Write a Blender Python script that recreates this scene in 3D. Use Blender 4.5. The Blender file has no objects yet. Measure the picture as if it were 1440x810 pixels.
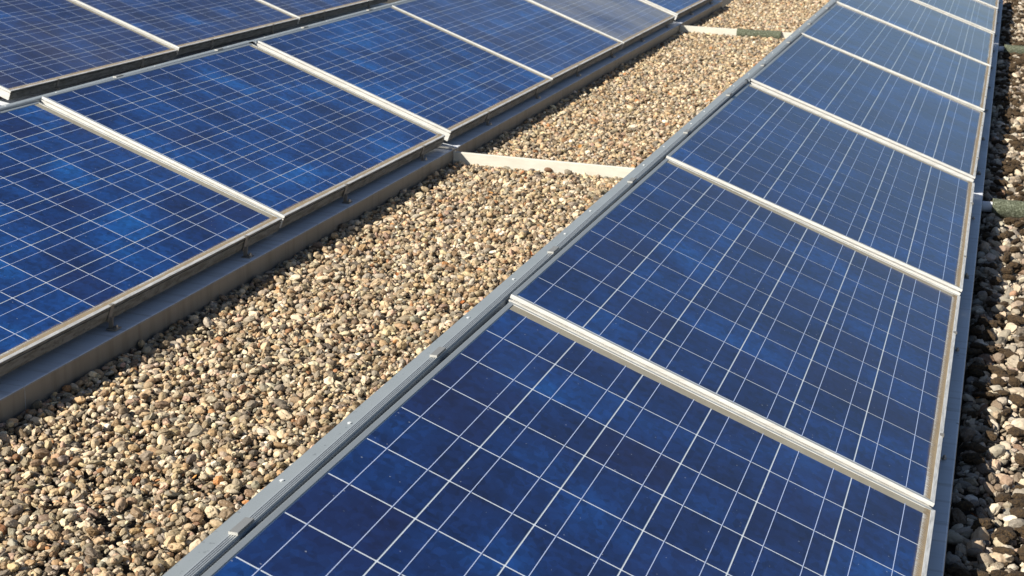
import bpy, math, random
import numpy as np
from mathutils import Matrix, Vector, Euler

S = bpy.context.scene
COL = S.collection
random.seed(7)
rng = np.random.default_rng(11)

# ------------------------------------------------------------------ camera
CAM_LOC = (0.01614, -6.50862, 1.3262)
YAW, PITCH, ROLL, FPX = 0.2902, 0.28681, 0.03158, 2229.8
cd = bpy.data.cameras.new('camera')
cam = bpy.data.objects.new('camera', cd)
COL.objects.link(cam)
fw = Vector((-math.sin(YAW) * math.cos(PITCH), math.cos(YAW) * math.cos(PITCH), -math.sin(PITCH)))
r0 = Vector((math.cos(YAW), math.sin(YAW), 0))
u0 = r0.cross(fw)
rt = r0 * math.cos(ROLL) + u0 * math.sin(ROLL)
up = -r0 * math.sin(ROLL) + u0 * math.cos(ROLL)
m3 = Matrix((rt, up, -fw)).transposed()
cam.matrix_world = Matrix.Translation(CAM_LOC) @ m3.to_4x4()
cd.sensor_width = 36
cd.lens = FPX / 1440 * 36
cd.clip_start, cd.clip_end = 0.05, 2000
cd.dof.use_dof = True
cd.dof.focus_distance = 3.5
cd.dof.aperture_fstop = 15.0
S.camera = cam

# ------------------------------------------------------------------ light
SUN = Vector((-0.59, -0.56, 0.60)).normalized()       # direction towards the sun
EL = math.asin(SUN.z)
AZ = math.atan2(SUN.x, SUN.y)
w = bpy.data.worlds.new('World')
S.world = w
w.use_nodes = True
nt = w.node_tree
sky = nt.nodes.new('ShaderNodeTexSky')
sky.sky_type = 'NISHITA'
sky.sun_disc = False
sky.sun_elevation = EL
sky.sun_rotation = AZ % (2 * math.pi)
sky.air_density = 0.9
sky.ozone_density = 2.5
sky.dust_density = 0.8
bg = nt.nodes['Background']
bg.inputs['Strength'].default_value = 0.05
nt.links.new(sky.outputs[0], bg.inputs['Color'])
ld = bpy.data.lights.new('sun', 'SUN')
ld.energy = 5.0
ld.angle = math.radians(0.5)
ld.color = (1.0, 0.94, 0.83)
sun = bpy.data.objects.new('sun', ld)
COL.objects.link(sun)
sun.location = SUN * 50
sun.rotation_euler = SUN.to_track_quat('Z', 'Y').to_euler()
S.view_settings.view_transform = 'Standard'
S.view_settings.look = 'None'
S.view_settings.exposure = 1.0
S.view_settings.gamma = 1.0
S.view_settings.use_curve_mapping = False

# ------------------------------------------------------------------ materials
class NT:
    def __init__(s, name):
        s.m = bpy.data.materials.new(name)
        s.m.use_nodes = True
        s.t = s.m.node_tree
        s.p = s.t.nodes['Principled BSDF']
        s.out = s.t.nodes['Material Output']
    def n(s, typ, **kw):
        x = s.t.nodes.new('ShaderNode' + typ)
        for k, v in kw.items():
            setattr(x, k, v)
        return x
    def l(s, a, b):
        s.t.links.new(a, b)
    def val(s, sock, v):
        if hasattr(v, 'is_output'):
            s.l(v, sock)
        else:
            sock.default_value = v
    def math(s, op, a, b=0.5, clamp=False):
        x = s.n('Math', operation=op, use_clamp=clamp)
        s.val(x.inputs[0], a); s.val(x.inputs[1], b)
        return x.outputs[0]
    def mix(s, f, a, b, blend='MIX'):
        x = s.n('Mix', data_type='RGBA', blend_type=blend)
        s.val(x.inputs[0], f); s.val(x.inputs[6], a); s.val(x.inputs[7], b)
        return x.outputs[2]
    def ramp(s, f, stops, interp='LINEAR'):
        x = s.n('ValToRGB')
        x.color_ramp.interpolation = interp
        e = x.color_ramp.elements
        while len(e) < len(stops):
            e.new(0.5)
        for i, (pos, c) in enumerate(stops):
            e[i].position = pos
            e[i].color = c if len(c) == 4 else (*c, 1)
        s.l(f, x.inputs[0])
        return x.outputs[0]
    def noise(s, vec, scale, detail=3, rough=0.55, out=0):
        x = s.n('TexNoise')
        x.inputs['Scale'].default_value = scale
        x.inputs['Detail'].default_value = detail
        x.inputs['Roughness'].default_value = rough
        if vec is not None:
            s.l(vec, x.inputs['Vector'])
        return x.outputs[out]
    def mapping(s, vec, scale=(1, 1, 1), loc=(0, 0, 0)):
        x = s.n('Mapping')
        x.inputs['Scale'].default_value = scale
        x.inputs['Location'].default_value = loc
        s.l(vec, x.inputs['Vector'])
        return x.outputs[0]
    def bump(s, h, strength, dist=0.01):
        x = s.n('Bump')
        x.inputs['Strength'].default_value = strength
        x.inputs['Distance'].default_value = dist
        s.l(h, x.inputs['Height'])
        s.l(x.outputs[0], s.p.inputs['Normal'])
    def set(s, **kw):
        for k, v in kw.items():
            s.val(s.p.inputs[k.replace('_', ' ')], v)
    def obj(s):
        return s.n('TexCoord').outputs['Object']
    def pos(s):
        return s.n('NewGeometry').outputs['Position']
    def rand(s):
        return s.n('ObjectInfo').outputs['Random']

def g3(r, g, b):
    return (r, g, b, 1)

def pane_coat(n):
    n.set(Coat_Weight=.7, Coat_Roughness=0.05, Coat_IOR=1.3)

def dust_sheen_amount(n):
    a = n.n('Attribute', attribute_type='OBJECT', attribute_name='dust_sheen')
    return a.outputs['Fac']

def mat_cell():
    n = NT('blue_silicon_cell')
    oi = n.n('ObjectInfo')
    rnd = oi.outputs['Random']
    pos = n.pos()
    crystal = n.n('TexVoronoi')
    crystal.inputs['Scale'].default_value = 95
    n.l(n.mapping(pos, (1, .55, 1)), crystal.inputs['Vector'])
    grain = n.n('SeparateColor'); n.l(crystal.outputs['Color'], grain.inputs[0])
    soft = n.noise(pos, 4.2, 2)
    tone = n.n('Attribute', attribute_type='OBJECT', attribute_name='tone').outputs['Fac']
    f = n.math('ADD', n.math('ADD', n.math('MULTIPLY', n.math('POWER', rnd, 2.2), .34), tone), n.math('MULTIPLY', n.math('SUBTRACT', soft, .36), 1.5))
    base = n.ramp(f, [(0.0, (.0045, .0130, .058)), (.35, (.0050, .021, .093)), (.7, (.0058, .039, .16)), (1.0, (.007, .070, .25))])
    flake = n.n('TexVoronoi'); flake.inputs['Scale'].default_value = 42
    cellpos = n.n('VectorMath', operation='ADD')            # every cell cut from another place in the ingot
    n.l(pos, cellpos.inputs[0])
    n.l(n.math('MULTIPLY', rnd, 60.0), cellpos.inputs[1])
    n.l(n.mapping(cellpos.outputs[0], (1, .55, 1)), crystal.inputs['Vector'])
    wob = n.n('VectorMath', operation='ADD'); n.l(cellpos.outputs[0], wob.inputs[0])
    wn = n.n('VectorMath', operation='SCALE'); wn.inputs['Scale'].default_value = .03
    n.l(n.noise(cellpos.outputs[0], 30, 2, .5, 1), wn.inputs[0]); n.l(wn.outputs[0], wob.inputs[1])
    n.l(n.mapping(wob.outputs[0], (.75, 1.3, 1)), flake.inputs['Vector'])
    fl = n.n('SeparateColor'); n.l(flake.outputs['Color'], fl.inputs[0])
    k = n.math('ADD', n.math('ADD', n.math('MULTIPLY', grain.outputs[0], .45), n.math('MULTIPLY', fl.outputs[0], .34)), .62)
    kk = n.n('CombineColor')
    for i in range(3):
        n.l(k, kk.inputs[i])
    base = n.mix(1.0, base, kk.outputs[0], 'MULTIPLY')
    # a few cells lean to violet
    viol = n.math('GREATER_THAN', n.math('FRACT', n.math('MULTIPLY', rnd, 17.3)), .8)
    base = n.mix(n.math('MULTIPLY', viol, .28), base, g3(.013, .013, .05))
    # dusty film and specks; per-panel sky sheen painted in as grey
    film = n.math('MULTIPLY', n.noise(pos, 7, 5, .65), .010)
    film = n.math('ADD', film, n.math('MULTIPLY', dust_sheen_amount(n), n.math('MULTIPLY', n.ramp(n.noise(pos, 1.5, 2), [(.3, (.25, .25, .25)), (.65, (1, 1, 1))]), .42)))
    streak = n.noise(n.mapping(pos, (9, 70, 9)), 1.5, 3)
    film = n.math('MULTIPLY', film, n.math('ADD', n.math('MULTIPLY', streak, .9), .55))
    base = n.mix(film, base, n.mix(n.math('SUBTRACT', dust_sheen_amount(n), .6, True), g3(.20, .195, .215), g3(.30, .28, .235)))  # grey paints reflected sky; the warm grey paints one panel's glare
    sp = n.n('TexVoronoi'); sp.inputs['Scale'].default_value = 75
    n.l(pos, sp.inputs['Vector'])
    spc = n.n('SeparateColor'); n.l(sp.outputs['Color'], spc.inputs[0])
    rad = n.math('MULTIPLY', n.math('POWER', spc.outputs[1], 4), .13)
    dot = n.math('LESS_THAN', sp.outputs['Distance'], rad)
    base = n.mix(n.math('MULTIPLY', dot, .38), base, g3(.5, .52, .55))
    n.set(Base_Color=base, Roughness=.42, Specular_IOR_Level=.12)
    pane_coat(n)
    cr = n.math('ADD', n.math('MULTIPLY', n.noise(pos, 14, 4), .10), .04)
    n.set(Coat_Roughness=cr)
    return n.m

def mat_backsheet():
    n = NT('cream_backsheet')
    pos = n.pos()
    d = n.noise(pos, 9, 4)
    c = n.mix(n.math('MULTIPLY', d, .5), g3(.60, .66, .74), g3(.60, .60, .52))
    n.set(Base_Color=c, Roughness=.5)
    pane_coat(n)
    return n.m

def mat_busbar():
    n = NT('silver_busbar')
    n.set(Base_Color=g3(.50, .58, .80), Roughness=.45, Metallic=.15)
    pane_coat(n)
    return n.m

def mat_alu(name, base, dirt, dirt_amt, metallic=.35, rough=.42, streak=(6, 60, 60), scale=2.0):
    n = NT(name)
    pos = n.pos()
    s1 = n.noise(n.mapping(pos, streak), scale, 5, .62)
    s2 = n.noise(pos, 23, 6, .7)
    f = n.math('MULTIPLY', n.math('MULTIPLY', n.math('SUBTRACT', n.math('ADD', s1, n.math('MULTIPLY', s2, .6)), .55, True), 2.2), dirt_amt, True)
    n.set(Base_Color=n.mix(f, g3(*base), g3(*dirt)), Metallic=metallic)
    n.set(Roughness=n.math('ADD', n.math('MULTIPLY', s2, .25), rough - .1))
    n.bump(n.noise(n.mapping(pos, (40, 4, 40)), 20, 2), .06, .002)
    return n.m

def mat_stained():
    # low frame wall: grey anodised metal with grey-green lichen and black run-off stains
    n = NT('stained_frame_metal')
    pos = n.pos()
    a = n.noise(n.mapping(pos, (10, 5, 26)), 3.0, 6, .7)
    b = n.noise(pos, 60, 4, .7)
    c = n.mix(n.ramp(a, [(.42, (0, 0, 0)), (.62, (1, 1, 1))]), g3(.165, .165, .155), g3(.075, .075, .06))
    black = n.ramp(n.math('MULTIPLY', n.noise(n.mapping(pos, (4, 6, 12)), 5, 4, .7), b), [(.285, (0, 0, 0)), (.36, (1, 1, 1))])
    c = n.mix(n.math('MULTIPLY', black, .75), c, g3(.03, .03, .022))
    n.set(Base_Color=c, Metallic=.15, Roughness=.6)
    n.bump(b, .2, .002)
    return n.m

def mat_lowlip():
    n = NT('weathered_frame_lip')
    pos = n.pos()
    a = n.noise(n.mapping(pos, (60, 6, 60)), 3.0, 5, .7)
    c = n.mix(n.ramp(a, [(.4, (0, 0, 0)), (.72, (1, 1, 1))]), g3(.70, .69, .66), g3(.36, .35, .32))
    n.set(Base_Color=c, Metallic=.3, Roughness=.55)
    return n.m

def mat_dirt():
    n = NT('brown_silt')
    o = n.obj()
    sep = n.n('SeparateXYZ'); n.l(o, sep.inputs[0])
    # the strip's own x runs 0 (frame) .. -0.03 (upslope); ragged, brushed edge
    t = n.math('MULTIPLY', sep.outputs[0], -1 / .034)
    pos = n.pos()
    brush = n.noise(n.mapping(pos, (10, 130, 10)), 3.0, 4, .7)
    big = n.noise(pos, 2.2, 2)
    edge = n.math('ADD', n.math('MULTIPLY', brush, .62), n.math('MULTIPLY', big, .45))
    a = n.math('SUBTRACT', edge, t)
    a = n.math('MULTIPLY', n.math('SUBTRACT', a, .0), 1.9, True)
    c = n.mix(n.noise(pos, 30, 3), g3(.40, .31, .19), g3(.27, .20, .12))
    n.set(Base_Color=c, Roughness=.9)
    tr = n.n('BsdfTransparent'); mx = n.n('MixShader')
    n.l(n.math('MULTIPLY', a, .92), mx.inputs[0]); n.l(tr.outputs[0], mx.inputs[1]); n.l(n.p.outputs[0], mx.inputs[2])
    n.l(mx.outputs[0], n.out.inputs['Surface'])
    return n.m

def mat_pale_silt():
    n = NT('pale_silt_film')
    pos = n.pos()
    c = n.mix(n.noise(pos, 12, 4), g3(.36, .345, .29), g3(.30, .26, .185))
    n.set(Base_Color=c, Roughness=.8)
    tr = n.n('BsdfTransparent'); mx = n.n('MixShader')
    n.l(n.math('ADD', n.math('MULTIPLY', n.noise(pos, 25, 4), .5), .52, True), mx.inputs[0])
    n.l(tr.outputs[0], mx.inputs[1]); n.l(n.p.outputs[0], mx.inputs[2])
    n.l(mx.outputs[0], n.out.inputs['Surface'])
    return n.m

def mat_tray():
    n = NT('galvanised_tray')
    pos = n.pos()
    a = n.noise(pos, 6, 5, .6)
    run = n.noise(n.mapping(pos, (1, 14, .6)), 3, 4, .65)
    c = n.mix(a, g3(.64, .67, .72), g3(.52, .54, .58))
    c = n.mix(n.ramp(run, [(.5, (0, 0, 0)), (.7, (.5, .5, .5))]), c, g3(.28, .26, .24))
    speck = n.math('GREATER_THAN', n.noise(pos, 45, 3), .72)
    c = n.mix(n.math('MULTIPLY', speck, .6), c, g3(.07, .065, .06))
    n.set(Base_Color=c, Metallic=.0, Roughness=n.math('ADD', n.math('MULTIPLY', a, .25), .4))
    return n.m

def mat_tray_front():
    n = NT('brown_tray_front')
    pos = n.pos()
    a = n.noise(pos, 6, 5, .6)
    run = n.noise(n.mapping(pos, (1, 9, .6)), 3, 4, .65)
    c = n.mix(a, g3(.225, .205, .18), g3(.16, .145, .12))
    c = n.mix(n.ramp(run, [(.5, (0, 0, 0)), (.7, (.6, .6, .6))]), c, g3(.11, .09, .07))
    n.set(Base_Color=c, Metallic=.1, Roughness=.5)
    return n.m

def mat_flange():
    n = NT('zinc_grey_flange')
    pos = n.pos()
    a = n.noise(pos, 11, 5, .6)
    sp = n.math('GREATER_THAN', n.noise(pos, 70, 2), .68)
    c = n.mix(a, g3(.240, .265, .280), g3(.185, .21, .222))
    c = n.mix(n.math('MULTIPLY', sp, .35), c, g3(.06, .065, .07))
    n.set(Base_Color=c, Metallic=.1, Roughness=.45)
    return n.m

def mat_plain(name, c, rough=.5, metallic=0.0):
    n = NT(name)
    pos = n.pos()
    a = n.noise(pos, 30, 4)
    n.set(Base_Color=n.mix(n.math('MULTIPLY', a, .5), g3(*c), g3(*[v * .6 for v in c])), Roughness=rough, Metallic=metallic)
    return n.m

def mat_sleeve():
    n = NT('mossy_pipe_lagging')
    pos = n.pos()
    v = n.noise(pos, 130, 4, .75)
    big = n.noise(pos, 14, 3)
    c = n.ramp(v, [(.36, (.022, .025, .016)), (.52, (.075, .083, .058)), (.66, (.24, .26, .20))])
    c = n.mix(n.math('MULTIPLY', big, .35), c, g3(.07, .085, .03))
    n.set(Base_Color=c, Roughness=.95)
    n.bump(v, .9, .006)
    return n.m

def mat_pebble():
    n = NT('river_gravel')
    a = n.n('Attribute', attribute_type='INSTANCER', attribute_name='peb_col')
    o = n.n('TexCoord').outputs['Generated']
    pos = n.pos()
    s1 = n.noise(pos, 120, 4, .65)
    s2 = n.noise(pos, 420, 3, .7)
    c = n.mix(n.ramp(s1, [(.35, (0, 0, 0)), (.7, (.55, .55, .55))]), a.outputs['Color'], n.mix(.55, a.outputs['Color'], g3(.16, .12, .08)))
    c = n.mix(n.ramp(s2, [(.55, (0, 0, 0)), (.75, (.4, .4, .4))]), c, g3(.62, .57, .48))
    pit = n.ramp(s2, [(.28, (.6, .6, .6)), (.36, (0, 0, 0))])
    c = n.mix(pit, c, g3(.07, .05, .035))
    n.set(Base_Color=c, Roughness=.72, Specular_IOR_Level=.35)
    n.bump(s1, .35, .003)
    return n.m

def mat_ground():
    n = NT('dark_roofing_felt')
    pos = n.pos()
    v = n.noise(pos, 60, 5, .7)
    c = n.ramp(v, [(.35, (.018, .016, .013)), (.6, (.045, .038, .028)), (.8, (.09, .075, .055))])
    n.set(Base_Color=c, Roughness=.95)
    n.bump(v, .6, .01)
    return n.m

def mat_moss():
    n = NT('dry_brown_moss')
    pos = n.pos()
    v = n.noise(pos, 160, 5, .75)
    c = n.ramp(v, [(.35, (.018, .011, .006)), (.55, (.055, .032, .012)), (.72, (.12, .075, .025))])
    n.set(Base_Color=c, Roughness=1.0)
    n.bump(v, 1.0, .008)
    return n.m

def mat_leaf():
    n = NT('dry_leaf')
    r = n.rand()
    c = n.ramp(r, [(0, (.30, .10, .02)), (.4, (.22, .075, .025)), (.7, (.42, .20, .05)), (1, (.10, .045, .02))])
    n.set(Base_Color=c, Roughness=.65)
    return n.m

M = dict(clamp=mat_plain('clamp_steel', (.22, .21, .19), .5, .4), cell=mat_cell(), back=mat_backsheet(), bus=mat_busbar(),
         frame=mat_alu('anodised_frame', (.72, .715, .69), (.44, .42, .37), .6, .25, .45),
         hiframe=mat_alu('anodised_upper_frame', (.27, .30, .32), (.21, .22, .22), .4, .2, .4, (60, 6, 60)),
         lip=mat_lowlip(), crosslip=mat_alu('weathered_dimmed_cross_lip', (.36, .385, .385), (.27, .26, .22), .5, .2, .5, (6, 60, 60)), stain=mat_stained(), dirt=mat_dirt(), pale=mat_pale_silt(), tray=mat_tray(), trayfront=mat_tray_front(), flange=mat_flange(),
         rib=mat_alu('ribbed_alloy', (.33, .36, .385), (.26, .27, .28), .2, .3, .38, (4, 4, 4)),
         clip=mat_plain('clip_steel', (.62, .60, .55), .4, .5), rubber=mat_plain('clip_grey_zinc', (.20, .205, .205), .6, .2),
         bolt=mat_plain('bolt_steel', (.45, .43, .4), .35, .8), rivet=mat_plain('rivet_alloy', (.8, .8, .78), .3, .3),
         tie=mat_alu('tie_bar_alloy', (.57, .55, .48), (.40, .38, .31), .5, .1, .5, (5, 60, 20)),
         sleeve=mat_sleeve(), pebble=mat_pebble(), ground=mat_ground(), moss=mat_moss(), leaf=mat_leaf(),
         back_sheet=mat_plain('grey_back_panel', (.33, .35, .36), .55, .3))

# ------------------------------------------------------------------ mesh helpers
class MB:
    """collects polygons, then becomes one mesh"""
    def __init__(s):
        s.v, s.f = [], []
    def poly(s, verts, faces):
        b = len(s.v)
        s.v += [tuple(x) for x in verts]
        s.f += [tuple(b + i for i in f) for f in faces]
        return s
    def box(s, x0, x1, y0, y1, z0, z1):
        v = [(x, y, z) for z in (z0, z1) for y in (y0, y1) for x in (x0, x1)]
        return s.poly(v, [(0, 2, 3, 1), (4, 5, 7, 6), (0, 1, 5, 4), (2, 6, 7, 3), (0, 4, 6, 2), (1, 3, 7, 5)])
    def prism(s, prof, fn0, fn1):
        """prof: closed outline; fn0 / fn1 place each outline point at either end"""
        k = len(prof)
        v = [fn0(*q) for q in prof] + [fn1(*q) for q in prof]
        f = [(i, (i + 1) % k, k + (i + 1) % k, k + i) for i in range(k)]
        f += [tuple(range(k))[::-1], tuple(range(k, 2 * k))]
        return s.poly(v, f)
    def cyl(s, c, r, h, seg=8, axis='z'):
        v = []
        for e in (0, h):
            for i in range(seg):
                a = 2 * math.pi * (i + .5) / seg
                p = (r * math.cos(a), r * math.sin(a), e)
                if axis == 'x':
                    p = (p[2], p[0], p[1])
                v.append((c[0] + p[0], c[1] + p[1], c[2] + p[2]))
        f = [(i, (i + 1) % seg, seg + (i + 1) % seg, seg + i) for i in range(seg)]
        f += [tuple(range(seg))[::-1], tuple(range(seg, 2 * seg))]
        return s.poly(v, f)
    def mesh(s, name, mat, smooth=False):
        me = bpy.data.meshes.new(name)
        me.from_pydata(s.v, [], s.f)
        import bmesh
        bm = bmesh.new(); bm.from_mesh(me)
        bmesh.ops.recalc_face_normals(bm, faces=bm.faces)
        bm.to_mesh(me); bm.free()
        me.materials.append(mat)
        if smooth:
            me.polygons.foreach_set('use_smooth', [True] * len(me.polygons))
        return me

def link(name, me, parent=None, loc=(0, 0, 0), rot=(0, 0, 0)):
    o = bpy.data.objects.new(name, me)
    COL.objects.link(o)
    o.parent = parent
    o.location = loc
    o.rotation_euler = rot
    return o

def thing(name, label, cat, group=None, loc=(0, 0, 0), rot=(0, 0, 0), me=None):
    o = link(name, me, None, loc, rot)
    o['label'] = label
    o['category'] = cat
    if group:
        o['group'] = group
    return o

# ------------------------------------------------------------------ dimensions
L, W, TILT, D = 1.65, 0.99, 0.3404, 2.2424
GAP, JOINT = 0.0161, 0.0762
FH = 0.048                     # frame height
GZ = -0.125                    # top of the gravel; z = 0 is the low frame edge
SEC = 3 * L + 2 * GAP + JOINT
def panel_y(k):                # centre of panel k
    s = k // 3
    return s * SEC + (k - 3 * s) * (L + GAP) + JOINT / 2 + L / 2

# measured unevenness per panel: height, fall along the row, twist of the slope, yaw
DEV = {(0, -3): (-.0043, -.0035, .0045, .0093), (0, -2): (-.0020, -.0122, .0067, -.0018), (0, -1): (-.0024, -.0095, -.0001, -.005),
       (0, 0): (-.0015, -.005, -.0013, .0060), (0, 1): (.0021, -.007, -.0060, .0028), (0, 2): (.0032, -.006, -.0043, -.0040),
       (0, 3): (.0046, -.007, -.0046, -.0040), (0, 4): (.0060, -.006, -.0060, -.0034),
       (1, -2): (.0012, -.006, -.0012, -.0037), (1, -1): (.0030, -.0105, .0045, .0004), (1, 0): (-.0007, -.004, .0032, .0007),
       (1, 1): (-.0040, -.007, .0013, .0016), (1, 2): (-.0050, -.006, .0050, -.0036), (1, 3): (-.0036, -.005, .0036, .0003),
       (2, 1): (.0030, -.006, -.0030, .0021), (2, 2): (.0018, -.007, -.0018, -.0040)}
TONE = {0: .02, 1: .30, 2: .10}              # offset of the blue cell tone, highest in the middle row
DUST_SHEEN = {(1, 2): 1.6, (0, 0): .06, (0, 1): .14, (0, 2): .40, (0, 3): .55, (0, 4): .6, (1, 1): .3, (1, 0): .06, (1, 3): .2, (2, 0): .35, (2, 1): .35, (2, 2): .35}  # grey sky sheen per panel, painted as a film over real dirt

# ------------------------------------------------------------------ panel meshes (shared)
CS, CG, SG = 0.156, 0.0036, 0.0031          # cell, gap between cells of a string, gap between strings
Y0 = -L / 2 + 0.0165                        # near edge of the first cell
X0 = -W + 0.0125                            # upper edge of the first string
ZB, ZC = -0.0016, -0.0011
PROF = [(0, -.0008), (0, -.0085), (.0070, -.0087), (.0070, -.0128), (0, -.0130), (0, -FH), (.022, -FH), (.022, -FH + .002),
        (.002, -FH + .002), (.002, -.0150), (.0090, -.0150), (.0090, -.0068), (.0105, -.0068), (.0105, -.0006), (.0099, 0), (.0008, 0)]
def rail_mesh(side):
    b = MB()
    if side == 'low':
        b.prism(PROF, lambda d, z: (-d, -L / 2 + d, z), lambda d, z: (-d, L / 2 - d, z))
    elif side == 'high':
        b.prism(PROF, lambda d, z: (-W + d, -L / 2 + d, z), lambda d, z: (-W + d, L / 2 - d, z))
    elif side == 'near':
        b.prism(PROF, lambda d, z: (-d, -L / 2 + d, z), lambda d, z: (-W + d, -L / 2 + d, z))
    else:
        b.prism(PROF, lambda d, z: (-d, L / 2 - d, z), lambda d, z: (-W + d, L / 2 - d, z))
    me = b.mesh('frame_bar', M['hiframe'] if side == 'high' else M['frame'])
    if side == 'low':
        me.materials.clear()
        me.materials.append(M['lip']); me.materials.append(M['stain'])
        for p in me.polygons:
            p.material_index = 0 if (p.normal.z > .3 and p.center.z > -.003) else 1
    elif side in ('near', 'far'):
        me.materials.append(M['crosslip'])
        for p in me.polygons:
            p.material_index = 1 if (p.normal.z > .9 and p.center.z > -.003) else 0  # lip top coloured darker than the wall: weathering plus painted weaker light
    return me
RAILS = [rail_mesh(s) for s in ('low', 'high', 'near', 'far')]
BACK = MB().box(-W + .0025, -.0025, -L / 2 + .0025, L / 2 - .0025, -.0064, ZB).mesh('backsheet', M['back'])
h = CS / 2
c = .0012                                    # clipped corners
CELL = MB().prism([(-h + c, -h), (h - c, -h), (h, -h + c), (h, h - c), (h - c, h), (-h + c, h), (-h, h - c), (-h, -h + c)],
                  lambda x, y: (x, y, -.0004), lambda x, y: (x, y, 0)).mesh('solar_cell', M['cell'])
BL = 10 * CS + 9 * CG
BUS = MB().box(-.0007, .0007, -.004, BL + .004, 0, .00025).mesh('busbar', M['bus'])
b = MB()
NS = 40
for i in range(NS):
    y = -L / 2 + .0105 + (L - .021) * i / NS
    y2 = -L / 2 + .0105 + (L - .021) * (i + 1) / NS
    b.box(-.034, 0, y, y2, 0, .0004)
DIRT = b.mesh('silt_strip', M['dirt'])
YE = Y0 + 10 * CS + 9 * CG
PALE = MB().box(-W + .0107, -.0107, YE + .0005, L / 2 - .0106, 0, .0003).mesh('silt_film', M['pale'])

def make_panel(row, k, label, group):
    dz, pit, tw, yw = DEV.get((row, k), (0, -.006, 0, 0))
    t = TILT + 2 * tw / W
    R = Matrix.Rotation(-yw / L, 4, 'Z') @ Matrix.Rotation(pit / L, 4, 'X') @ Matrix.Rotation(t, 4, 'Y')
    o = thing('solar_panel', label, 'solar panel', group, (-row * D, panel_y(k), dz - tw), R.to_euler())
    dust_sheen = DUST_SHEEN.get((row, k), .05)
    tone = TONE.get(row, 0.0)
    for me in RAILS:
        link('frame_bar', me, o)
    q = link('backsheet', BACK, o); q['dust_sheen'] = dust_sheen
    for i in range(6):
        cx = X0 + i * (CS + SG) + h
        for j in range(10):
            cy = Y0 + j * (CS + CG) + h
            q = link('solar_cell', CELL, o, (cx, cy, ZC))
            q['dust_sheen'] = dust_sheen
            q['tone'] = tone
        for s in (-1, 1):
            link('busbar', BUS, o, (cx + s * .039, Y0, ZC + .0001))
    link('silt_film', PALE, o, (0, 0, ZC - .0002))
    link('silt_strip', DIRT, o, (-.0105, 0, ZC + .0005))
    return o

# ------------------------------------------------------------------ mounting bases (one per section of three panels)
def tray_mesh(length):
    r = .004
    prof = [(-.16, -.068), (.034 - r, -.068), (.034 - r * .3, -.068 - r * .3), (.034, -.068 - r), (.034, -.175), (.032, -.175), (.032, -.070 - r), (.032 - r, -.070), (-.16, -.070)]
    me = MB().prism(prof, lambda x, z: (x, 0, z), lambda x, z: (x, length, z)).mesh('front_tray', M['tray'])
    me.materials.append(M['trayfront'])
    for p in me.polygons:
        p.material_index = 1 if p.normal.x > .8 else 0  # front face browner and darker than the ledge of the same sheet
    return me
HX = -W * math.cos(TILT)
HZ = W * math.sin(TILT)
def flange_mesh(length):
    x0, x1 = HX - .0525, HX - .0215
    prof = [(x1, 0), (x0 + .003, 0), (x0, -.003), (x0, -.03), (x0 + .002, -.03), (x0 + .002, -.004), (x0 + .004, -.002), (x1, -.002)]
    return MB().prism(prof, lambda x, z: (x, 0, z), lambda x, z: (x, length, z)).mesh('top_flange', M['flange'])
def ribbed_mesh(length):
    a, e = HX - .0213, HX - .0065
    n = 4
    prof = [(e, -.004), (e, -.030), (a, -.030)]
    step = (e - a) / (2 * n)
    for i in range(2 * n):
        z = .0034 if i % 2 == 0 else -.0010
        prof += [(a + i * step + (.0003 if i else 0), z), (a + (i + 1) * step, z)]
    return MB().prism(prof, lambda x, z: (x, 0, z), lambda x, z: (x, length, z)).mesh('ribbed_edge_strip', M['rib'])
def back_mesh(length):
    x0 = HX - .0545
    prof = [(x0, -.012), (x0 - .001, -.014), (x0 - .12, -HZ - .17), (x0 - .118, -HZ - .17), (x0 + .0015, -.016)]
    return MB().prism(prof, lambda x, z: (x, 0, z), lambda x, z: (x, length, z)).mesh('back_panel', M['back_sheet'])
CL = L + GAP - .0004
CL_END = L + JOINT - .004
TRAY = {False: tray_mesh(CL), True: tray_mesh(CL_END)}
FLANGE = {False: flange_mesh(CL), True: flange_mesh(CL_END)}
RIBS = {False: ribbed_mesh(CL), True: ribbed_mesh(L + .004)}
BACKP = {False: back_mesh(CL), True: back_mesh(CL_END)}
# clamp at the low edge: tab over the frame lip, strap down its wall, foot on the tray
b = MB()
b.box(-.0085, .0028, -.008, .008, .0012, .0030)
b.poly([(x - .0002 + dx, y, z) for (x, z, dx) in ((.0010, .0012, 0), (.0028, .0012, 0), (-.0130, -.048, .0), (-.0108, -.048, 0)) for y in (-.010, .010)],
       [(0, 1, 3, 2), (2, 3, 7, 6), (6, 7, 5, 4), (4, 5, 1, 0), (0, 2, 6, 4), (1, 5, 7, 3)])
b.box(-.0130, .0010, -.0015, .0015, -.0650, -.0350)
b.box(-.0130, .0170, -.017, .017, -.0675, -.0650)
CLAMP = b.mesh('clamp', M['clamp'])
BOLT = MB().cyl((.0085, .006, -.0649), .0065, .0055, 6).cyl((.0085, .006, -.0594), .003, .005, 8).mesh('bolt', M['bolt'])
b = MB()                                    # U-shaped clip hooked over the ribbed strip
b.box(HX - .0215, HX - .0075, -.026, .026, .0037, .0046)
b.box(HX - .0215, HX - .0204, -.026, .026, .0046, .0080)
b.box(HX - .0086, HX - .0075, -.026, .026, .0046, .0080)
b.box(HX - .0204, HX - .0086, -.024, .026, .0070, .0080)
CLIP = b.mesh('clip', M['rubber'])
CLIPEND = MB().box(HX - .0220, HX - .0070, -.0276, -.0262, .0038, .0083).mesh('clip_end', M['clip'])
RIVET = MB().cyl((0, 0, 0), .0034, .0016, 8).mesh('rivet', M['rivet'])

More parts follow.
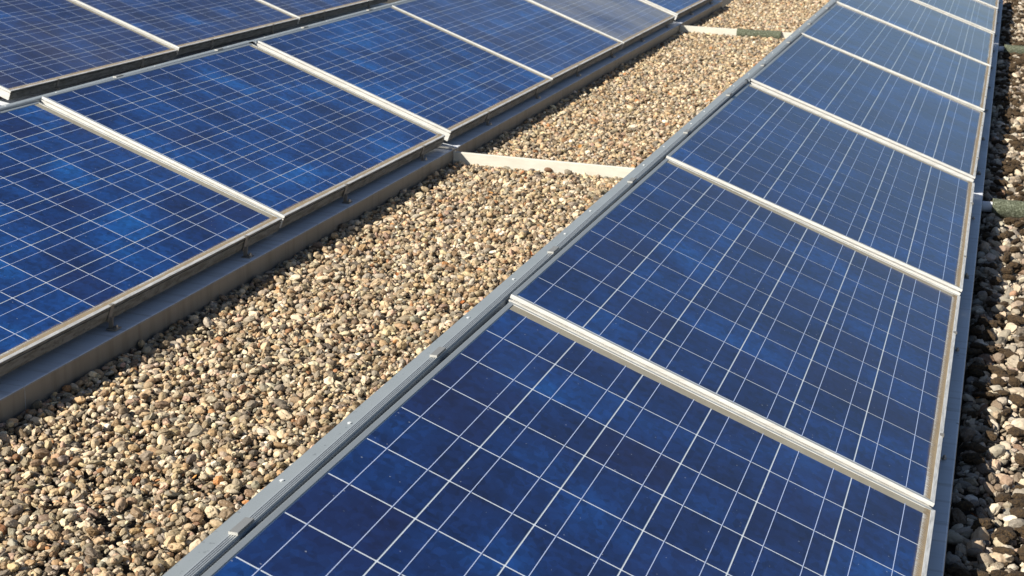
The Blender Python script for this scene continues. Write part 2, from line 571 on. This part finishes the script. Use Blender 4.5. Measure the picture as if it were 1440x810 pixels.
def make_base(row, sec, label, group, ks):
    y0 = panel_y(3 * sec) - L / 2
    o = thing('mounting_base', label, 'mounting frame', group, (-row * D, y0, 0))
    fr = (.25, .76) if row != 1 else (.33, .835)
    devs = [DEV.get((row, k), (0, -.006, 0, 0)) for k in ks]
    hz = HZ - .001 + sum(d[0] + d[2] for d in devs) / len(devs)
    for k in ks:
        i = k - 3 * sec
        dz, pit, tw, yw = DEV.get((row, k), (0, -.006, 0, 0))
        y = i * (L + GAP)
        last = i == 2
        # trays start a little past each panel's near end; the joint between two sections sits at the panels' joint
        if i == 0:
            link('front_tray', TRAY0, o, (0, .0, 0))
        elif i == 1:
            link('front_tray', TRAY[False], o, (0, y + .066, 0))
        else:
            link('front_tray', TRAY2, o, (0, y + .066, 0))
        link('top_flange', FLANGE[last], o, (0, y, hz))
        link('ribbed_edge_strip', RIBS[last], o, (0, y, hz))
        link('back_panel', BACKP[last], o, (0, y, hz))
        for f in fr:
            cl = link('clamp', CLAMP, o, (-.0005, y + f * L, dz - tw + (f - .5) * pit))
            link('bolt', BOLT, cl, (0, 0, -(dz - tw + (f - .5) * pit)))
            cp = link('clip', CLIP, o, (0, y + f * L, hz))
            link('clip_end', CLIPEND, cp)
        for f in (.09, .36, .52, .91):
            link('rivet', RIVET, o, (HX - .034 + random.uniform(-.003, .003), y + f * L, hz + .0001))
    return o
TRAY0 = tray_mesh(L + GAP + .064)
TRAY2 = tray_mesh(L - .066 + JOINT - .006)

# ------------------------------------------------------------------ the setting: ground
gm = MB().poly([(-400, -400, -.168), (400, -400, -.168), (400, 400, -.168), (-400, 400, -.168)], [(0, 1, 2, 3)]).mesh('ground', M['ground'])
gr = link('ground', gm)
gr['kind'] = 'structure'

# ------------------------------------------------------------------ panels and bases
ORD = {0: 'nearest', 1: 'second', 2: 'third', 3: 'fourth', 4: 'fifth', 5: 'sixth', 6: 'seventh', 7: 'eighth'}
right_labels = {-3: 'large blue solar panel cut off by the bottom edge of the photo',
                -2: 'dark blue solar panel second from the bottom of the right row',
                -1: 'blue solar panel of the right row, third from the bottom, before the wide white joint',
                0: 'blue grey solar panel of the right row, fourth from the bottom, beyond the wide joint',
                1: 'hazy grey blue solar panel fifth from the bottom in the right row',
                2: 'solar panel with painted grey sheen, sixth from the bottom of the right row',
                3: 'solar panel with painted grey sheen, seventh from the bottom of the right row',
                4: 'sliver of grey solar panel in the top right corner'}
left_labels = {-3: 'solar panel nearest in the middle row, almost out of view at left',
               -2: 'large blue solar panel cut by the left edge of the photo',
               -1: 'bright blue middle row panel between the ribbed joint and the wide white joint',
               0: 'bright blue middle row panel just beyond the wide white joint',
               1: 'blue middle row panel right before the dull grey one',
               2: 'dull grey solar panel with painted glare, near the top edge of the middle row',
               3: 'farthest middle row panel, cut by the top edge beyond the second tie bar'}
third_labels = {0: 'dark blue solar panel in the top left corner, nearest of the back row',
                1: 'dark blue back row panel at the top edge between two white joints',
                2: 'small triangle of solar panel at the top edge, farthest of the back row'}
for k, lab in right_labels.items():
    make_panel(0, k, lab, 'solar panels of the right row')
for k, lab in left_labels.items():
    make_panel(1, k, lab, 'solar panels of the middle row')
for k, lab in third_labels.items():
    make_panel(2, k, lab, 'solar panels of the back row')
make_base(0, -1, 'grey metal mounting base under the three nearest panels of the right row', 'mounting bases', (-3, -2, -1))
make_base(0, 0, 'grey metal mounting base under the right row, between the two lagged pipes', 'mounting bases', (0, 1, 2))
make_base(0, 1, 'grey metal mounting base under the farthest panels of the right row', 'mounting bases', (3, 4))
make_base(1, -1, 'grey mounting base at lower left under the front panels of the middle row', 'mounting bases', (-3, -2, -1))
make_base(1, 0, 'grey metal mounting base of the middle row, between the two tie bars', 'mounting bases', (0, 1, 2))
make_base(1, 1, 'grey mounting base at the top edge, beyond the second tie bar', 'mounting bases', (3,))
make_base(2, 0, 'dark stained mounting base under the back row at upper left', 'mounting bases', (0, 1, 2))

# ------------------------------------------------------------------ tie bars and lagged pipes
def tie_profile(x0, x1):
    """open channel: tall front plate facing the viewer, short lips along top and bottom"""
    prof = [(0, -.145), (0, -.0795), (.0015, -.078), (.016, -.078), (.016, -.080), (.003, -.081), (.003, -.143), (.016, -.144), (.016, -.146)]
    return MB().prism(prof, lambda y, z: (x0, y, z), lambda y, z: (x1, y, z))
XL = -D + .0355
BARS = 'pale metal tie bars across the gravel'
t = thing('tie_bar', 'long pale metal tie bar across the gravel in the middle of the photo, unwrapped', 'tie bar', BARS, (XL, -.030, 0))
link('channel', tie_profile(0, 1.36).mesh('channel', M['tie']), t)
link('end_plate', MB().box(.0, .004, -.004, .030, -.150, -.0765).mesh('end_plate', M['clip']), t)
link('bracket', MB().box(-.115, -.003, -.008, .030, -.0665, -.0635).box(-.115, -.112, -.008, .030, -.0635, -.045).mesh('bracket', M['clip']), t)
t2y = panel_y(3) - L / 2 - JOINT / 2 - .03
t = thing('tie_bar', 'pale metal tie bar at the top of the photo, partly wrapped in dark lagging', 'tie bar', BARS, (XL, t2y, 0))
link('channel', tie_profile(0, 1.36).mesh('channel', M['tie']), t)
link('end_plate', MB().box(.0, .004, -.004, .030, -.150, -.0765).mesh('end_plate', M['clip']), t)

def sleeve_mesh(x0, x1, r, seg=28, rings=44, sag=.0):
    b = MB()
    v, f = [], []
    for i in range(rings + 1):
        s = i / rings
        for j in range(seg):
            a = 2 * math.pi * j / seg
            rr = r * (1 + .045 * math.sin(5 * a + 23 * s) * math.sin(31 * s + a) + random.uniform(-.02, .02))
            v.append((x0 + (x1 - x0) * s, rr * math.cos(a), rr * math.sin(a) - sag * math.sin(math.pi * s)))
    for i in range(rings):
        for j in range(seg):
            f.append((i * seg + j, i * seg + (j + 1) % seg, (i + 1) * seg + (j + 1) % seg, (i + 1) * seg + j))
    f.append(tuple(range(seg))[::-1]); f.append(tuple(range(rings * seg, (rings + 1) * seg)))
    b.poly(v, f)
    return b
thing('pipe_lagging', 'dark green lagging sleeve wrapped round the far tie bar', 'pipe lagging', None,
      (-D + .455, t2y + .008, -.107), (0, 0, 0), sleeve_mesh(0, .32, .036, sag=.004).mesh('pipe_lagging', M['sleeve'], True))
PIPES = 'lagged pipes at the right edge'
for y, lab in ((-.045, 'thick speckled green lagged pipe at the right edge, leaving the right row on the gravel'),
               (panel_y(3) - L / 2 - .06, 'far lagged pipe at the top right, small and blurred beside the right row')):
    t = thing('lagged_pipe', lab, 'pipe', PIPES, (.033, y, -.100))
    link('pipe_stub', MB().cyl((0.0, 0, .004), .021, .075, 16, 'x').mesh('pipe_stub', M['tray'], False), t)
    link('lagging', sleeve_mesh(.040, .95, .038, rings=70).mesh('lagging', M['sleeve'], True), t)

# ------------------------------------------------------------------ gravel
PAL = np.array([(.56, .48, .36), (.50, .41, .28), (.43, .34, .22), (.60, .53, .42), (.40, .37, .32), (.31, .28, .24),
                (.30, .20, .11), (.47, .33, .20), (.38, .18, .07), (.14, .11, .085), (.70, .66, .58), (.50, .35, .28), (.24, .17, .11)])
PW = np.array([16, 15, 12, 12, 9, 5, 6, 8, 1.6, 3, 4, 3, 4.]); PW /= PW.sum()
CELLSZ = .0026
def scatter(x0, x1, y0, y1, top, big=1.0):
    nx, ny = int((x1 - x0) / CELLSZ), int((y1 - y0) / CELLSZ)
    H = np.zeros((ny, nx), np.float32)
    N = int((x1 - x0) * (y1 - y0) * 5900 / big ** 2)
    A = np.clip(rng.lognormal(math.log(.0052), .42, N), .0033, .0122) * big
    order = np.argsort(-A * rng.uniform(.55, 1.0, N))
    xs = rng.uniform(x0 + .004, x1 - .004, N); ys = rng.uniform(y0, y1, N)
    cr = rng.uniform(.58, 1.0, N)
    kern = {}
    out = np.zeros((N, 3), np.float32)
    keep = np.ones(N, bool)
    for n_, i in enumerate(range(N)):
        a = A[i]; rz = a * cr[i]
        q = max(1, int(round(a / CELLSZ)))
        if q not in kern:
            g = np.arange(-q, q + 1)
            d2 = (g[:, None] ** 2 + g[None] ** 2) / (q + .35) ** 2
            kern[q] = np.where(d2 < 1, np.sqrt(np.clip(1 - d2, 0, 1)), -1).astype(np.float32)
        K = kern[q]
        best = None
        for tr in range(2):                      # of two spots take the lowest
            if tr:
                xs[i] = rng.uniform(x0 + .004, x1 - .004); ys[i] = rng.uniform(y0, y1)
            cx = int((xs[i] - x0) / CELLSZ); cy = int((ys[i] - y0) / CELLSZ)
            ax, bx, ay, by = max(0, cx - q), min(nx, cx + q + 1), max(0, cy - q), min(ny, cy + q + 1)
            k = K[ay - cy + q:by - cy + q, ax - cx + q:bx - cx + q]
            hh = H[ay:by, ax:bx]
            mk = k > 0
            if not mk.any():
                continue
            z = float(hh[mk].mean())
            if best is None or z < best[0]:
                best = (z, xs[i], ys[i], ax, bx, ay, by, k, mk)
        if best is None:
            keep[i] = False
            continue
        z, px, py, ax, bx, ay, by, k, mk = best
        zc = z + rz * .92
        hh = H[ay:by, ax:bx]
        np.maximum(hh, np.where(mk, zc + k * rz, 0), out=hh)
        out[i] = (px, py, zc)
    p98 = np.median(H)
    out[:, 2] += top - p98
    return out[keep], A[keep], cr[keep]
# strip between the two rows, and the strip to the right
P1, A1, C1 = scatter(-D + .039, -1.09, -5.6, 10.6, GZ - .003)
P2, A2, C2 = scatter(.036, 1.25, -5.0, 10.6, GZ - .009, 1.5)
P = np.concatenate([P1, P2]); A = np.concatenate([A1, A2]); CR = np.concatenate([C1, C2])
N = len(P)
ci = rng.choice(len(PAL), N, p=PW)
colr = PAL[ci] * .66 * rng.uniform(.38, 1.55, (N, 1)) * rng.normal(1, .025, (N, 3)) * np.array([1.06, .97, .835])
right = np.arange(N) >= len(P1)
colr[right] = (colr[right] * .6 + colr[right].mean(1, keepdims=True) * .4 * np.array([1.04, .99, .91])) * 1.02
scl = np.stack([A * rng.uniform(1.0, 1.75, N), A * rng.uniform(.75, 1.05, N), A * CR], 1)
rot = np.stack([rng.normal(0, .42, N), rng.normal(0, .42, N), rng.uniform(0, 6.283, N)], 1)

def point_mesh(name, pts, **attrs):
    me = bpy.data.meshes.new(name)
    me.vertices.add(len(pts))
    me.vertices.foreach_set('co', np.asarray(pts, np.float32).ravel())
    for nm, (typ, dat) in attrs.items():
        at = me.attributes.new(nm, typ, 'POINT')
        key = {'FLOAT_VECTOR': 'vector', 'FLOAT_COLOR': 'color', 'INT': 'value'}[typ]
        at.data.foreach_set(key, np.asarray(dat, np.int32 if typ == 'INT' else np.float32).ravel())
    return me

def scatter_nodes(name, mat, nvar, sub, amp, freq, seed):
    ng = bpy.data.node_groups.new(name, 'GeometryNodeTree')
    ng.interface.new_socket('Geometry', in_out='INPUT', socket_type='NodeSocketGeometry')
    ng.interface.new_socket('Geometry', in_out='OUTPUT', socket_type='NodeSocketGeometry')
    N_ = ng.nodes.new; Lk = ng.links.new
    gi, go = N_('NodeGroupInput'), N_('NodeGroupOutput')
    join = N_('GeometryNodeJoinGeometry')
    rs = random.Random(seed)
    insts = []
    for v in range(nvar):
        ico = N_('GeometryNodeMeshIcoSphere'); ico.inputs['Radius'].default_value = 1; ico.inputs['Subdivisions'].default_value = sub
        pos = N_('GeometryNodeInputPosition')
        def nz(sc, det, w):
            t = N_('ShaderNodeTexNoise'); t.noise_dimensions = '4D'
            t.inputs['Scale'].default_value = sc; t.inputs['Detail'].default_value = det; t.inputs['W'].default_value = w
            Lk(pos.outputs[0], t.inputs['Vector'])
            s = N_('ShaderNodeVectorMath'); s.operation = 'SUBTRACT'; s.inputs[1].default_value = (.5, .5, .5)
            Lk(t.outputs['Color'], s.inputs[0])
            return s
        a1 = nz(freq, 1, rs.uniform(0, 50)); m1 = N_('ShaderNodeVectorMath'); m1.operation = 'SCALE'; m1.inputs['Scale'].default_value = amp * rs.uniform(.6, 1.3)
        Lk(a1.outputs[0], m1.inputs[0])
        a2 = nz(freq * 3.0, 2, rs.uniform(0, 50)); m2 = N_('ShaderNodeVectorMath'); m2.operation = 'SCALE'; m2.inputs['Scale'].default_value = amp * .30 * rs.uniform(.3, 1.6)
        Lk(a2.outputs[0], m2.inputs[0])
        ad = N_('ShaderNodeVectorMath'); ad.operation = 'ADD'; Lk(m1.outputs[0], ad.inputs[0]); Lk(m2.outputs[0], ad.inputs[1])
        sp = N_('GeometryNodeSetPosition'); Lk(ico.outputs[0], sp.inputs['Geometry']); Lk(ad.outputs[0], sp.inputs['Offset'])
        sm = N_('GeometryNodeSetShadeSmooth'); Lk(sp.outputs[0], sm.inputs[0])
        mt = N_('GeometryNodeSetMaterial'); mt.inputs['Material'].default_value = mat; Lk(sm.outputs[0], mt.inputs['Geometry'])
        ti = N_('GeometryNodeGeometryToInstance'); Lk(mt.outputs[0], ti.inputs[0])
        insts.append(ti)
    for ti in reversed(insts):
        Lk(ti.outputs[0], join.inputs[0])
    iop = N_('GeometryNodeInstanceOnPoints')
    Lk(gi.outputs[0], iop.inputs['Points']); Lk(join.outputs[0], iop.inputs['Instance'])
    iop.inputs['Pick Instance'].default_value = True
    def attr(nm, typ):
        x = N_('GeometryNodeInputNamedAttribute'); x.data_type = typ; x.inputs['Name'].default_value = nm
        return x.outputs['Attribute']
    Lk(attr('var', 'INT'), iop.inputs['Instance Index'])
    e2r = N_('FunctionNodeEulerToRotation'); Lk(attr('rot', 'FLOAT_VECTOR'), e2r.inputs[0]); Lk(e2r.outputs[0], iop.inputs['Rotation'])
    Lk(attr('scl', 'FLOAT_VECTOR'), iop.inputs['Scale'])
    Lk(iop.outputs[0], go.inputs[0])
    return ng

def stuff(name, me, ng, label, cat):
    o = link(name, me)
    o['kind'] = 'stuff'; o['label'] = label; o['category'] = cat
    md = o.modifiers.new('scatter', 'NODES'); md.node_group = ng
    return o
col4 = np.concatenate([np.clip(colr, .02, .85), np.ones((N, 1))], 1)
gm = point_mesh('gravel', P, rot=('FLOAT_VECTOR', rot), scl=('FLOAT_VECTOR', scl), var=('INT', rng.integers(0, 14, N)), peb_col=('FLOAT_COLOR', col4))
gm.materials.append(M['pebble'])
stuff('gravel', gm, scatter_nodes('gravel_scatter', M['pebble'], 14, 4, .95, 1.0, 3), 'sunlit beige and tan river gravel covering the roof between the rows', 'gravel')

# dry moss lumps among the stones of the right-hand strip, a few in the middle strip
mp = []
for i in range(1000):
    cx, cy = rng.uniform(.05, .58), rng.uniform(-3.8, 9.5)
    for j in range(rng.integers(1, 4)):
        mp.append((cx + rng.normal(0, .018), cy + rng.normal(0, .010), GZ + rng.uniform(-.002, .016)))
for i in range(14):
    cx, cy = rng.uniform(-2.1, -1.2), rng.uniform(-3.9, 9)
    for j in range(rng.integers(1, 3)):
        mp.append((cx + rng.normal(0, .018), cy + rng.normal(0, .018), GZ + rng.uniform(-.014, -.006)))
mp = np.array([q for q in mp if q[0] > .05 or q[0] < -1])
n = len(mp)
ms = np.stack([rng.uniform(.014, .030, n), rng.uniform(.009, .016, n), rng.uniform(.008, .014, n)], 1)
mr = np.stack([rng.normal(0, .2, n), rng.normal(0, .2, n), rng.normal(0, .6, n)], 1)
mm = point_mesh('moss', mp, rot=('FLOAT_VECTOR', mr), scl=('FLOAT_VECTOR', ms), var=('INT', rng.integers(0, 5, n)))
mm.materials.append(M['moss'])
stuff('moss', mm, scatter_nodes('moss_scatter', M['moss'], 5, 4, 1.0, 1.6, 9), 'dark brown dried moss clumps between the stones beside the right row', 'moss')

# a few dry leaves
lv = []
b = MB()
b.poly([(-.014, 0, .004), (-.006, .0075, .0055), (-.005, 0, .0015), (-.006, -.0075, .006), (.006, .007, .0055), (.005, 0, .001), (.006, -.007, .005), (.015, 0, .006)],
       [(0, 2, 1), (0, 3, 2), (1, 2, 5, 4), (2, 3, 6, 5), (4, 5, 7), (5, 6, 7)])
LEAF = b.mesh('dry_leaf', M['leaf'], True)
for i in range(34):
    if i < 24:
        x, y = rng.uniform(-2.1, -1.15), rng.uniform(-3.9, 1.5)
    else:
        x, y = rng.uniform(.07, .3), rng.uniform(-3.4, 1.5)
    o = thing('dry_leaf', 'small curled orange brown dry leaf lying on the gravel', 'leaf', 'dry leaves on the gravel',
              (x, y, GZ + rng.uniform(.006, .013)), (rng.normal(0, .35), rng.normal(0, .35), rng.uniform(0, 6.28)), LEAF)
    s = rng.uniform(.7, 1.25)
    o.scale = (s, s * rng.uniform(.8, 1.1), s)
